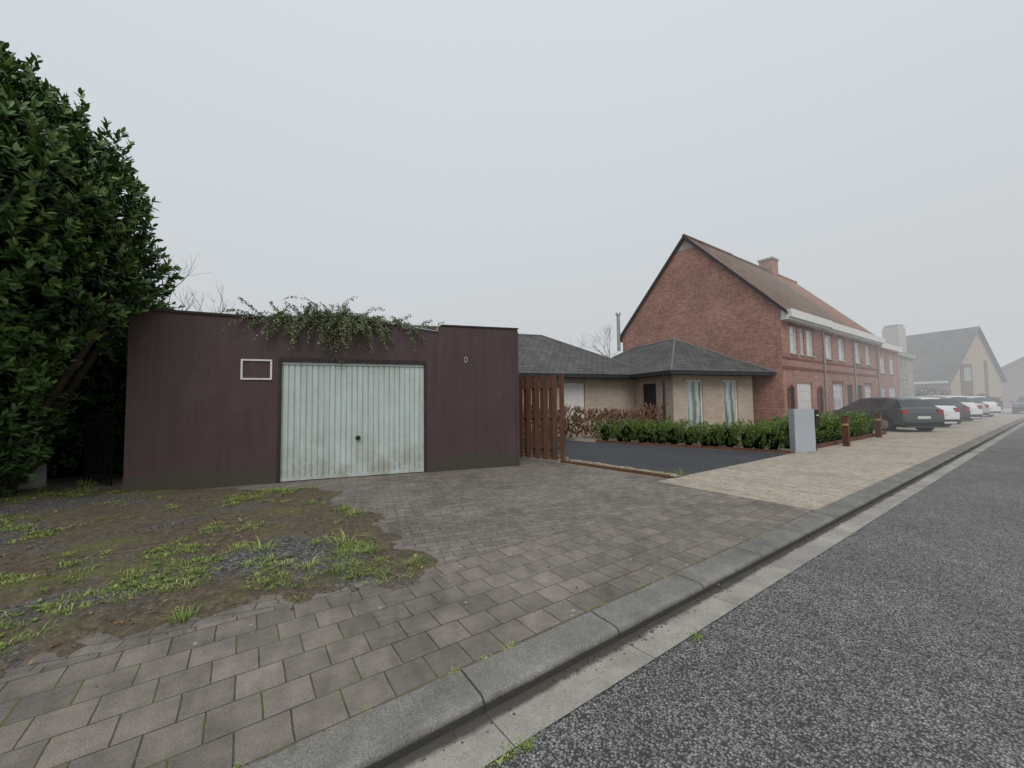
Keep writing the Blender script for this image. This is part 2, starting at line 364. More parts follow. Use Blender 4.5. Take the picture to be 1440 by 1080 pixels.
for i,x in enumerate(gx):
    y0=6.40+(x+7.06)*.0963; y1=6.80+(x+7.2)*.05
    for j in range(9): V.append((x,y0+(y1-y0)*j/8,.012+.02*nz((x,y0+j*.05),7)+.01))
for i in range(59):
    for j in range(8): a=i*9+j;Fc.append((a,a+9,a+10,a+1))
mesh('gravel_strip',V,Fc,m_gravel,smooth=True)

# ------------------------------------------------------------------ grass tufts
def blades(name,centers,nb,hmin,hmax,spread,mat,lean=.5,wid=.006):
    N=len(centers); C=np.repeat(np.array(centers),nb,axis=0);M_=len(C)
    sc=np.repeat(.5+1.*rng.random(N),nb)
    ang=rng.random(M_)*6.283; rr=rng.random(M_)*spread*sc
    base=C+np.stack([np.cos(ang)*rr,np.sin(ang)*rr,np.zeros(M_)-.01],1)
    h=(hmin+(hmax-hmin)*rng.random(M_))*sc; ln=lean*(.3+rng.random(M_))
    an2=ang+rng.normal(size=M_)*.6
    d=np.stack([np.cos(an2),np.sin(an2),np.zeros(M_)],1); s=np.stack([-np.sin(an2),np.cos(an2),np.zeros(M_)],1)*wid
    z=np.array([0,0,1.])
    mid=base+d*(h*ln*.4)[:,None]+z*(h*.62)[:,None]; tip=base+d*(h*ln*1.2)[:,None]+z*(h*(1-.3*ln))[:,None]
    V=np.stack([base-s,base+s,mid+s*.8,mid-s*.8,tip+s*.1,tip-s*.1],1).reshape(-1,3); b=np.arange(M_)[:,None]*6
    Fq=np.stack([b+[0,1,2,3],b+[3,2,4,5]],1).reshape(-1,4)
    r=np.clip(np.repeat(rng.random(N),nb)*.6+rng.random(M_)*.4,0,1)
    npmesh(name,V,Fq,mat,None,np.repeat(r,2))
m_grass=mat_leaf('grass',[(0.,(.09,.13,.03)),(.5,(.20,.27,.06)),(.85,(.37,.43,.13)),(1.,(.45,.40,.22))],.6,.3,.25)
cs=[];cs2=[]
tries=0
while len(cs)<1900 and tries<90000:
    tries+=1
    x=random.uniform(-10.,-3.2);y=random.uniform(-6,1.7)
    h=patch_h(x,y)
    if h<.004: continue
    dens=nz((x,y,1),.9)+.7*nz((x,y,2),3)
    near=max(0,1-(-x-3.3)/4.5)
    if dens+.32*near<.17+random.random()*.35: continue
    cs.append((x,y,h))
blades('grass',cs,22,.012,.045,.055,m_grass,1.4,.003)
for x,y in [(-10.2,-2.9),(-9.8,-2.6),(-10.5,-2.4),(-9.6,-2.2)]:
    for _ in range(4): cs2.append((x+random.gauss(0,.1),y+random.gauss(0,.1),.01))
for x,y in [(-4.35,7.0),(-4.45,6.75),(-3.9,1.0),(-3.9,.5),(-4.3,.9),(-3.5,-.3),(-4.6,.2),(-3.7,.7)]: cs2.append((x,y,.01))
blades('weeds',cs2,40,.03,.12,.08,m_grass,1.3,.004)
m_dead=mat_leaf('dead_leaves',[(0.,(.05,.03,.018)),(.5,(.16,.095,.05)),(1.,(.34,.23,.12))],.8,.2,0)
N=5200;x=rng.uniform(-10,-3.0,N);y=rng.uniform(-5,1.9,N);keep=np.array([patch_h(a,b)>-.004 and (nz((a,b,4),1.4)+.25>rng.random()*.6) for a,b in zip(x,y)])
x=x[keep];y=y[keep];z=np.array([max(patch_h(a,b),0) for a,b in zip(x,y)])+.008
x2=rng.uniform(-9,-1.5,110);y2=rng.uniform(-1,7,110);z2=np.where(x2>-1.72,-.05,.008)
x3=rng.uniform(-7.,-4.5,300);y3=6.43+(x3+7)*.09+rng.random(300)*.3;z3=np.full(300,.04)
P=np.stack([np.r_[x,x2,x3],np.r_[y,y2,y3],np.r_[z,z2,z3]],1);n=len(P)
d=rng.normal(size=(n,3))*[1,1,.25];nr=rng.normal(size=(n,3))*.35+[0,0,1]
leaves('fallen_leaves',P,d,nr,rng.uniform(.012,.045,n),rng.uniform(.008,.022,n),m_dead)
m_weed=mat_leaf('broadleaf',[(0.,(.06,.10,.02)),(.6,(.13,.20,.04)),(1.,(.28,.34,.1))],.5,.3,.2)
idx=rng.integers(0,len(cs),600);P=np.array(cs)[idx]+np.c_[rng.normal(size=(600,2))*.08,np.full(600,.01)]
P=np.repeat(P,6,0);n=len(P);a=rng.random(n)*6.28
leaves('weed_rosettes',P,np.stack([np.cos(a),np.sin(a),rng.uniform(.1,.7,n)],1),np.tile([0,0,1.],(n,1)),rng.uniform(.015,.05,n),rng.uniform(.008,.02,n),m_weed)
cs3=[(-1.955+random.gauss(0,.012),random.uniform(0,7),.0) for _ in range(90)]+[(-1.44+random.gauss(0,.02),random.choice([1.0,1.05,.97,2.4])+random.gauss(0,.05),-.05) for _ in range(22)]
blades('moss',cs3,30,.006,.016,.03,m_grass,.8,.004)
pv=[];pf=[]
for _ in range(420):
    cx=-1.69+abs(random.gauss(0,.06));cy=random.choice([random.uniform(.5,7),random.gauss(2.2,.5)]);r=random.uniform(.003,.010)
    n=len(pv);pts=[(1,0,0),(-1,0,0),(0,1,0),(0,-1,0),(0,0,.7),(0,0,-.7)]
    for p in pts: pv.append((cx+p[0]*r*random.uniform(.7,1.3),cy+p[1]*r*random.uniform(.7,1.3),-.064+r*.4+p[2]*r))
    for t3 in [(0,2,4),(2,1,4),(1,3,4),(3,0,4),(2,0,5),(1,2,5),(3,1,5),(0,3,5)]: pf.append(tuple(n+i for i in t3))
mesh('gutter_pebbles',pv,pf,mat_plain('pebble',(.09,.075,.06),.9,.6,30,0))
cv=[];cf=[];x,y=-.95,1.35
for i in range(60):
    cv.append((x,y,RZd+.004));cv.append((x+.003+.006*random.random(),y+.003+.005*random.random(),RZd+.004))
    x+=.022+random.gauss(0,.008);y+=.011+random.gauss(0,.012)
    if i: a=2*i;cf.append((a-2,a-1,a+1,a))
mesh('road_crack',cv,cf,mat_plain('crack',(.025,.025,.025),1,.1,5,0))

# ------------------------------------------------------------------ garage
GU=(.2568,.9665);G=Fr((-9.10,-1.62),GU)
e=empty('garage',(-8.2,1.8,0))
k=NT('brown_cladding');v=k.uz(GU)
wv=k.n('ShaderNodeTexWave',wave_type='BANDS',bands_direction='X',wave_profile='SIN');k.put(wv.inputs[0],v);wv.inputs['Scale'].default_value=9.;wv.inputs['Distortion'].default_value=0
sx=k.n('ShaderNodeSeparateXYZ');k.put(sx.inputs[0],k.P)
st=k.n('ShaderNodeMapping');k.put(st.inputs[0],v);st.inputs['Scale'].default_value=(9,.5,1)
c=k.ramp(k.noise(1,5,.6,vec=st.outputs[0]),[(.3,(.058,.034,.036)),(.7,(.076,.046,.048))])
c=k.mix(k.ramp(k.noise(1.2,6,.7),[(.50,0.),(.75,.35)]),c,(.115,.082,.081))
low=k.math('ADD',sx.outputs[2],k.math('MULTIPLY',k.noise(2.5,6,.7),-.5))
c=k.mix(k.ramp(low,[(-.1,.75),(.12,0.)]),c,(.055,.055,.035))
c=k.mix(k.ramp(wv.outputs[0],[(0.,.25),(.25,0.)]),c,(.035,.021,.023))
k.col(c);k.rough(.55);k.b.inputs['Specular IOR Level'].default_value=.35;k.bump(wv.outputs[0],.25,.004);m_clad=k.m
D0,D1,DT=2.26,4.98,2.33; GL=7.09
def gtop(s): 
    return 3.15-.02*s if s<4.35 else 3.06 if s<5.25 else 3.15+.01*(s-5.25)
S=[0,1,2.26,3.2,4.3,4.98,5.2,5.3,6.2,GL]
vs=[];fs=[]
for s in S:
    vs+= [G(s,0,-.05),G(s,0,DT),G(s,0,gtop(s)),G(s,-.16,gtop(s)),G(s,-.16,DT),G(s,-.16,-.05)]
for i in range(len(S)-1):
    a=i*6;b=a+6
    fs+=[(a+1,b+1,b+2,a+2),(a+2,b+2,b+3,a+3),(a+3,b+3,b+4,a+4)]
    if not (2.2<(S[i]+S[i+1])/2<4.98): fs+=[(a,b,b+1,a+1),(a+4,b+4,b+5,a+5)]
    else: fs+=[(a+1,b+1,b+4,a+4)]
for i in (2,5): a=i*6; fs.append((a,a+1,a+4,a+5))
for i in (0,len(S)-1): a=i*6; fs.append((a,a+1,a+2,a+3,a+4,a+5))
mesh('front_wall',vs,fs,m_clad,e)
box('side_wall_left',G,.003,.16,-6.5,-.162,-.05,3.02,m_clad,e)
box('side_wall_right',G,GL-.16,GL-.003,-6.5,-.162,-.05,3.02,m_clad,e)
box('rear_wall',G,.163,GL-.163,-6.5,-6.35,-.05,3.02,m_clad,e)
m_roofing=mat_plain('roofing_felt',(.05,.05,.052),.9,.3,3)
box('flat_roof',G,.0,GL,-6.5,-.17,3.023,3.06,m_roofing,e)
m_trim=mat_plain('dark_trim',(.035,.025,.025),.6,.3,8)
m_galv=mat_plain('galvanised',(.35,.36,.37),.45,.2,9,metal=.6)
vs=[];fs=[]
for s in [-.02,1,2.26,3.2,4.3]: z=gtop(max(s,0));vs+=[G(s,.03,z-.03),G(s,.03,z+.012),G(s,-.19,z+.012),G(s,-.19,z-.02)]
for i in range(4): a=i*4;fs+=[(a,a+4,a+5,a+1),(a+1,a+5,a+6,a+2),(a+2,a+6,a+7,a+3)]
mesh('parapet_cap',vs,fs,m_trim,e)
vs=[];fs=[]
for s in [5.32,6.2,GL+.02]: z=gtop(s);vs+=[G(s,.025,z-.02),G(s,.025,z+.01),G(s,-.19,z+.01),G(s,-.19,z-.02)]
for i in range(2): a=i*4;fs+=[(a,a+4,a+5,a+1),(a+1,a+5,a+6,a+2),(a+2,a+6,a+7,a+3)]
mesh('parapet_cap_right',vs,fs,m_trim,e)
vs=[];fs=[];tube(vs,fs,[G(4.1,.02,3.14),G(4.5,.03,3.10),G(4.9,.04,3.04),G(5.25,.03,3.0)],[.012]*4);tube(vs,fs,[G(5.22,.04,3.02),G(5.26,.05,3.18),G(5.38,.05,3.21)],[.018]*3);mesh('loose_cable',vs,fs,m_galv,e)
box('corner_trim_right',G,GL-.05,GL+.012,-.10,.012,-.03,3.10,m_clad,e)
k=NT('teal_paint');v=k.uz(GU);st=k.n('ShaderNodeMapping');k.put(st.inputs[0],v);st.inputs['Scale'].default_value=(14,.7,1)
sx=k.n('ShaderNodeSeparateXYZ');k.put(sx.inputs[0],k.P)
c=k.ramp(k.noise(1,6,.65,vec=st.outputs[0]),[(.25,(.38,.46,.45)),(.55,(.49,.57,.555)),(.8,(.58,.65,.63))])
dirt=k.math('MULTIPLY',k.ramp(k.noise(2.0,7,.75),[(.40,0.),(.66,1.)]),k.ramp(sx.outputs[2],[(.1,1.),(1.3,.35),]))
c=k.mix(k.math('MULTIPLY',dirt,.8),c,(.27,.25,.18))
c=k.mix(k.ramp(k.noise(18,5,.8),[(.64,0.),(.70,.7)]),c,(.16,.11,.07))
k.col(c);k.rough(.5);k.b.inputs['Specular IOR Level'].default_value=.4;k.bump(k.noise(25,4),.15,.004);m_teal=k.m
vs=[];fs=[];nr=26;wd=(D1-D0-.06)/nr
pr=[]
for i in range(nr):
    s=D0+.03+i*wd; pr+=[(s,-.055),(s+wd*.14,-.075),(s+wd*.26,-.055),(s+wd*.98,-.055)]
pr.append((D1-.03,-.055))
for s,b in pr: vs+=[G(s,b,.03),G(s,b,1.15),G(s,b,DT-.05)]
for i in range(len(pr)-1): a=i*3;fs+=[(a,a+3,a+4,a+1),(a+1,a+4,a+5,a+2)]
mesh('up_and_over_door',vs,fs,m_teal,e)
boxes('door_rails',G,[(D0+.03,D1-.03,-.10,-.045,.015,.075),(D0+.03,D1-.03,-.05,-.035,DT-.10,DT-.05)],m_teal,e)
boxes('door_frame',G,[(D0-.02,D0+.028,-.10,.010,0,DT+.0),(D1-.028,D1+.02,-.10,.010,0,DT+.0),(D0-.02,D1+.02,-.10,.012,DT-.045,DT+.03)],m_trim,e)
m_black=mat_plain('black_plastic',(.015,.015,.015),.5,.2,9)
sc0=(D0+D1)/2+.03
vs=[];fs=[];tube(vs,fs,[G(sc0,-.05,.78),G(sc0,-.03,.78)],[.045,.045],12);tube(vs,fs,[G(sc0,-.03,.78),G(sc0,.02,.78)],[.014,.014],8);tube(vs,fs,[G(sc0-.05,.02,.79),G(sc0+.05,.02,.77)],[.014,.012],8);mesh('door_handle',vs,fs,m_black,e)
m_white=mat_plain('white_paint',(.62,.62,.60),.6,.15,8)
a0,a1,z0,z1=1.64,2.14,1.93,2.31
boxes('vent_frame',G,[(a0,a1,0,.025,z0,z0+.03),(a0,a1,0,.025,z1-.03,z1),(a0,a0+.03,0,.025,z0+.03,z1-.03),(a1-.03,a1,0,.025,z0+.03,z1-.03)],m_white,e)
vs=[];fs=[];cc=G(5.85,.03,2.40)
tube(vs,fs,[cc+G.u*(.035*math.cos(t_*.63))+Vector((0,0,.06*math.sin(t_*.63))) for t_ in range(11)],[.006]*11,6);mesh('cable_loop',vs,fs,m_white,e)
# climbing shrub
m_ivy=mat_leaf('creeper_leaf',[(0.,(.045,.07,.03)),(.5,(.12,.16,.075)),(1.,(.30,.34,.20))],.5,.35,.15)
vs=[];fs=[];LP=[];LD=[]
e2=empty('roof_creeper',tuple(G(3,0,3.1)))
for i in range(300):
    s0=random.gauss(3.25,.6); p=G(s0,random.uniform(-.5,.03),3.10)
    side=random.gauss(0,1); hang=random.random()<.42
    d=G.u*(side*.9+ (s0-3.1)*.9)+G.v*random.uniform(.1,.8)+Vector((0,0,random.uniform(.05,1.1)))
    d.normalize(); L=random.uniform(.3,1.05) if hang else random.uniform(.2,.55); pts=[p];st_=7
    for q in range(st_):
        d=(d+Vector((random.gauss(0,.13),random.gauss(0,.13),random.gauss(0,.1)-(.30 if hang else .12)))).normalized(); p=p+d*L/st_
        bb=(p-G.o).dot(G.v)
        if p.z<3.14 and -.2<bb<.05: p=p+G.v*(.05-bb) if p.z<3.08 else Vector((p.x,p.y,3.14))
        if p.z<3.08 and bb<=-.2: p.z=3.1
        pts.append(p)
    tube(vs,fs,pts,[.005*(1-q/9) for q in range(len(pts))],3)
    for q in range(1,len(pts)):
        for _ in range(18 if not hang else 14):
            tt=random.random();pp=pts[q-1].lerp(pts[q],tt)
            LP.append(pp+Vector((random.gauss(0,.02),random.gauss(0,.02),random.gauss(0,.02))));LD.append(d+Vector((random.gauss(0,.8),random.gauss(0,.8),random.gauss(0,.8))))
for s0,Lh in ((3.25,.9),(3.0,.6),(2.55,.55),(3.75,.5),(3.3,.7),(3.45,.5),(2.8,.45),(3.6,.35),(4.1,.35),(2.2,.3),(3.15,.75)):
    p=G(s0,.07,3.1);pts=[p]
    for q in range(9): p=p+Vector((random.gauss(0,.02),random.gauss(0,.02),-Lh/9));pts.append(p)
    tube(vs,fs,pts,[.005]*10,3)
    for q in range(1,10):
        for _ in range(13): LP.append(pts[q]+Vector((random.gauss(0,.035),random.gauss(0,.035),random.gauss(0,.03))));LD.append(Vector((random.gauss(0,1),random.gauss(0,1),random.gauss(0,1)-.5)))
mesh('stems',vs,fs,m_wood,e2)
n=len(LP);leaves('leaves',np.array(LP),np.array(LD),rng.normal(size=(n,3))+[0,0,1],rng.uniform(.02,.045,n),rng.uniform(.012,.024,n),m_ivy,e2)

# ------------------------------------------------------------------ laurel
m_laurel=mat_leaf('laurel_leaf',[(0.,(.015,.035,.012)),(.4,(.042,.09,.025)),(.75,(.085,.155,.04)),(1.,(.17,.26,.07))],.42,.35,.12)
m_core=mat_plain('painted_shade_core',(.006,.010,.005),1,.4,5,0,spec=0)  # near-black colour stands in for the shade inside the foliage
kn=[(0,.9),(1,1.2),(2.2,1.5),(2.8,2.0),(3.4,2.3),(4.4,2.35),(5.1,2.05),(5.8,1.5),(6.4,.9),(6.9,.2)]
def lr(z): return np.interp(z,[a for a,_ in kn],[b for _,b in kn])
def lc(z):
    q=min(max(z/3.,0),1); return (-10.25+1.2*q,-4.15+.45*q)
def lump(th,z): return 1+.20*nz((math.cos(th)*1.2,math.sin(th)*1.2,z*.55),1.3)+.14*nz((math.cos(th)*3,math.sin(th)*3,z*1.3+9),1.2)
e=empty('laurel_tree',(-10,-4,0))
P=[];A=[];RB=[]
for i in range(12500):
    z=random.uniform(.05,6.85)
    if random.random()>lr(z)/2.8+.2: continue
    th=random.uniform(-math.pi,math.pi)
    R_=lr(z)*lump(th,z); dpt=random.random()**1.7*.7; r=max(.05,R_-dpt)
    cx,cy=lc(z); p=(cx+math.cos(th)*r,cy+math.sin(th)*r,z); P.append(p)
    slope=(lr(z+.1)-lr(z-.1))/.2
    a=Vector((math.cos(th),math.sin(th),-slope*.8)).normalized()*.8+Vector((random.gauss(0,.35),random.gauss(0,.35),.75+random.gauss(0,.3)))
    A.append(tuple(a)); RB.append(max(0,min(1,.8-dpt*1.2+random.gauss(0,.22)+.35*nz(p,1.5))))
for i in range(60):
    th=random.uniform(-math.pi,math.pi);z=random.uniform(3.8,6.6);cx,cy=lc(z);r=lr(z)*lump(th,z)*.97
    b=Vector((cx+math.cos(th)*r,cy+math.sin(th)*r,z)); L=random.uniform(.25,.65)
    for q in range(5): P.append(tuple(b+Vector((math.cos(th)*.25*L*q/5,math.sin(th)*.25*L*q/5,L*q/5))));A.append((random.gauss(0,.15),random.gauss(0,.15),1));RB.append(.6+.08*q)
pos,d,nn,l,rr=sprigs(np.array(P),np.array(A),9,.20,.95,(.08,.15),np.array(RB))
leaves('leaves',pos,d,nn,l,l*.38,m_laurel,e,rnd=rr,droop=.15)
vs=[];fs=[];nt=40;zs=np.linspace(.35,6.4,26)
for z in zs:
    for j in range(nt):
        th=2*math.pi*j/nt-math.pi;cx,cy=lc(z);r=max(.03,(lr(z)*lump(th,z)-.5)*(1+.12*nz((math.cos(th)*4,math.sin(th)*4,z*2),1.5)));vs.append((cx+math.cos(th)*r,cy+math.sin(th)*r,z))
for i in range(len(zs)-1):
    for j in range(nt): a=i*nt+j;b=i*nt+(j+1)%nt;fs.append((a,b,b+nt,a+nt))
fs.append(tuple(range(nt)));mesh('dark_filler',vs,fs,m_core,e)  # leafless dark solid added to block sky through the crown
m_bark=mat_plain('bark',(.06,.045,.035),.9,.4,12,.5)
vs=[];fs=[]
for i in range(9):
    a=random.uniform(0,6.28);b=Vector((-10.1+.4*math.cos(a),-3.7+.5*math.sin(a),-.05));tube(vs,fs,[b,b+Vector((.3*math.cos(a),.4*math.sin(a),1.2)),b+Vector((.9,.9*math.sin(a)+.5,2.9)),b+Vector((1.3,1.2*math.sin(a)+.5,4.4))],[.09,.07,.05,.02],7)
mesh('trunks',vs,fs,m_bark,e)
e=empty('evergreen_shrub',(-12.5,-3,0));P=[];A=[];RB=[]
for i in range(3400):
    a=random.uniform(0,6.28);z=random.uniform(.1,3.9);r=random.uniform(1.,1.6)*(1-.1*z)
    P.append((-12.6+math.cos(a)*r*1.0,-2.9+math.sin(a)*r*1.5,z));A.append((math.cos(a),math.sin(a),.6));RB.append(random.random()*.4)
pos,d,nn,l,rr=sprigs(np.array(P),np.array(A),8,.2,.95,(.08,.14),np.array(RB));leaves('leaves',pos,d,nn,l,l*.36,m_laurel,e,rnd=rr)
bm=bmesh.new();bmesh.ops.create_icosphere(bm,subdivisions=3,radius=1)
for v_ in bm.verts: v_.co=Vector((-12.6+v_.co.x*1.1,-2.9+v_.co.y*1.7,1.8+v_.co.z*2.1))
me=bpy.data.meshes.new('dark_filler');bm.to_mesh(me);bm.free();me.materials.append(m_core);link(bpy.data.objects.new('dark_filler',me),e)  # leafless dark solid added inside the shrub, shade in its colour
strip('low_wall',(-10.9,-3.0),(-8.2,-5.6),.14,-.05,.42,m_stone)
e=empty('metal_gate',(-10.2,-2.1,0));g2=Fr((-11.0,-2.5),(.9,.6));L=[(0,.95,-.015,.015,.15,.19),(0,.95,-.015,.015,1.25,1.29)]
for i in range(9): L.append((i*.115,i*.115+.018,-.012,.012,.0,1.35))
boxes('bars',g2,L,m_black,e)

# ------------------------------------------------------------------ wooden fence
e=empty('wooden_fence',(-7.6,6.1,0));Ff=Fr((-8.2,5.92),(1.08,.38));L=1.19
m_fw=NT('fence_wood');v=m_fw.uz((1.08/1.145,.38/1.145));st=m_fw.n('ShaderNodeMapping');m_fw.put(st.inputs[0],v);st.inputs['Scale'].default_value=(22,1.2,1)
m_fw.col(m_fw.ramp(m_fw.noise(1,6,.7,vec=st.outputs[0]),[(.25,(.06,.030,.020)),(.6,(.15,.075,.05)),(.85,(.25,.15,.105))]));m_fw.bump(m_fw.noise(1,6,.7,vec=st.outputs[0]),.4,.006);m_fw=m_fw.m
B=[];i=0;a=-.0
while a<L-.08:
    zz=2.10+random.uniform(-.025,.025)
    B.append((a,a+.13,(.022 if i%2==0 else -.045),(.045 if i%2==0 else -.022),.05,zz)); a+=.125;i+=1
boxes('slats',Ff,B,m_fw,e);boxes('rails',Ff,[(-.02,L,-.02,.02,.3,.38),(-.02,L,-.02,.02,1.05,1.13),(-.02,L,-.02,.02,1.8,1.88)],m_fw,e)
box('post',Ff,L+.02,L+.11,-.045,.045,-.05,2.14,m_fw,e,bev=.006)
e=empty('wooden_fence',(-9,8,0));Ff=Fr((-8.3,5.95),(-.967,.2568));B=[];a=0
while a<6: B.append((a,a+.13,-.01,.012,.05,1.9));a+=.14
boxes('slats',Ff,B,m_fw,e)

# ------------------------------------------------------------------ bungalow
e=empty('bungalow',(-10,14,0));BU=(.2588,.9659);Bf=Fr((-8.7,13.5),BU)
cA=(.47,.385,.31);cB=(.40,.32,.255)
m_bb=mat_brick('beige_brick_u',BU,cA,cB,(.42,.38,.34),stain=.08,fine=.13);m_bbv=mat_brick('beige_brick_v',(.9659,-.2588),cA,cB,(.42,.38,.34),stain=.08,fine=.13)
sa=(.115,.112,.112);sb=(.08,.078,.079)
m_slu=mat_tiles('slate_u',BU,1.9,sa,sb,(.025,.025,.028),.3,.25,moss=(.095,.095,.07))
m_slv=mat_tiles('slate_v',(.9659,-.2588),1.9,sa,sb,(.025,.025,.028),.3,.25,moss=(.095,.095,.07))
k=NT('window_glass');c=k.ramp(k.noise(1.2,3),[(.4,(.10,.13,.13)),(.6,(.22,.26,.25))]);k.col(c);k.rough(.06);k.b.inputs['Specular IOR Level'].default_value=.8;m_glass=k.m
k=NT('curtained_glass');v=k.uz(BU);wv=k.n('ShaderNodeTexWave',bands_direction='X');k.put(wv.inputs[0],v);wv.inputs['Scale'].default_value=.9;wv.inputs['Distortion'].default_value=3.5;wv.inputs['Detail'].default_value=3
k.col(k.ramp(wv.outputs[0],[(0.,(.12,.16,.155)),(.45,(.26,.32,.30)),(1.,(.46,.51,.49))]));k.rough(.08);k.b.inputs['Specular IOR Level'].default_value=.8;m_curt=k.m
m_shut=mat_plain('shutter_white',(.62,.60,.57),.6,.08,5)
m_dfr=mat_plain('dark_frame',(.03,.03,.033),.5,.2,8)
EV=2.62;WL=5.7;OV=.65;RV=-2.5
ww=WL-2*OV
F1=Fr(tuple(Bf(OV,-OV))[:2],BU)
ops=[(.70,1.55,.12,2.3),(2.70,3.5,.12,2.3)]
wall('wall_wing_front',F1,ww,-.05,EV-.12,ops,m_bb,e)
for i,o in enumerate(ops): window('wing_%d'%i,F1,o[0],o[1],o[2],o[3],0,m_white,m_curt,e,mull=0,th=.07)
F2=Fr(tuple(Bf(OV,-OV))[:2],(-.9659,.2588),(-.2588,-.9659))
wall('wall_wing_side',F2,2.6,-.05,EV-.12,[(1.0,1.9,.02,2.2)],m_bbv,e)
box('front_door',F2,1.0,1.9,-.12,-.08,.02,2.2,m_dfr,e)
F2=Fr(tuple(Bf(WL-OV,-OV))[:2],(-.9659,.2588),(.2588,.9659));wall('wall_wing_right',F2,6,-.05,EV-.12,[],m_bbv,e)
F3=Fr(tuple(Bf(-14,RV-OV))[:2],BU)
a_sh=14-3.1
ops=[(a_sh,a_sh+1.15,.75,2.3)]
wall('wall_main',F3,14+OV,-.05,EV-.12,ops,m_bb,e)
box('roller_shutter',F3,a_sh+.03,a_sh+1.12,-.08,-.04,.78,2.27,m_shut,e);box('sill',F3,a_sh-.05,a_sh+1.2,-.05,.05,.67,.746,m_stone,e)
m_ridge=mat_plain('ridge_tile',(.15,.15,.15),.8,.2,6)
def hip(tag,a0,a1,b0,b1,zp,ridge_along_a,mu,mv):
    if ridge_along_a:
        h=(b1-b0)/2; r0=Bf(a0+h,(b0+b1)/2,zp);r1=Bf(a1-h,(b0+b1)/2,zp)
    else:
        h=(a1-a0)/2; r0=Bf((a0+a1)/2,b0+h,zp);r1=Bf((a0+a1)/2,b1-h,zp)
    q=[Bf(a0,b0,EV),Bf(a1,b0,EV),Bf(a1,b1,EV),Bf(a0,b1,EV)]
    vs=q+[r0,r1]
    if ridge_along_a: fs=[(3,2,5,4),(1,0,4,5),(0,3,4),(2,1,5)];ix=[0,0,1,1]
    else: fs=[(0,3,5,4),(2,1,4,5),(1,0,4),(3,2,5)];ix=[1,1,0,0]
    mesh('roof_'+tag,vs,fs,None,e,mats=[mu,mv],idx=ix)
    box('fascia_'+tag,Bf,a0+.02,a1-.02,b0+.02,b1-.02,EV-.14,EV-.002,m_dfr,e)
    tv=[];tf=[]
    for s_,t_ in ((q[3],r0 if ridge_along_a else r1),(q[2],r1),(r0,r1),(q[0],r0),(q[1],r1 if ridge_along_a else r0)):
        tube(tv,tf,[s_,t_],[.05,.05],6)
    mesh('ridge_caps_'+tag,tv,tf,m_ridge,e)
hip('wing',0,WL,-9.0,0,EV+1.75,False,m_slu,m_slv)
hip('main',-15,1.5,RV-8.0,RV,EV+2.3,True,m_slu,m_slv)
hip('rear',-15,-2.6,RV-12,RV-2.6,EV+3.1,True,m_slu,m_slv)
vs=[];fs=[];tube(vs,fs,[(-14.0,16.9,4.2),(-14.0,16.9,6.15)],[.09,.09],10);tube(vs,fs,[(-14.0,16.9,6.15),(-14.0,16.9,6.22)],[.04,.04],8);tube(vs,fs,[(-14.0,16.9,6.2),(-14.0,16.9,6.32)],[.15,.12],10);mesh('flue',vs,fs,m_galv,e)
vs=[];fs=[];tube(vs,fs,[Bf(.06,-.5,0),Bf(.06,-.5,EV-.14)],[.05,.05],8);mesh('porch_post',vs,fs,m_dfr,e)

# ------------------------------------------------------------------ brick terrace
c1=(.42,.20,.15);c2=(.29,.125,.095);mo=(.38,.32,.28)
m_rx=mat_brick('red_brick_gable',(1,0),c1,c2,mo,h=.075,stain=.25,fine=.32);m_ry=mat_brick('red_brick_front',(0,1),c1,c2,mo,h=.075,stain=.25,fine=.32)
m_rdk=mat_plain('dark_red_brick',(.20,.08,.062),.9,.3,9)
m_tile1=mat_tiles('roof_tiles_brown',(0,1),1.37,(.23,.145,.105),(.16,.105,.08),(.06,.04,.03),.22,.33,moss=(.15,.12,.08))
m_tile2=mat_tiles('roof_tiles_red',(0,1),1.37,(.36,.16,.105),(.25,.115,.08),(.08,.04,.03),.22,.33)
m_pane=mat_plain('white_curtain_glass',(.50,.52,.53),.1,.25,3,0,spec=.7)
HX=-7.;RX=-11.24;BX=-15.48;EZ=5.42;RZ=10.0
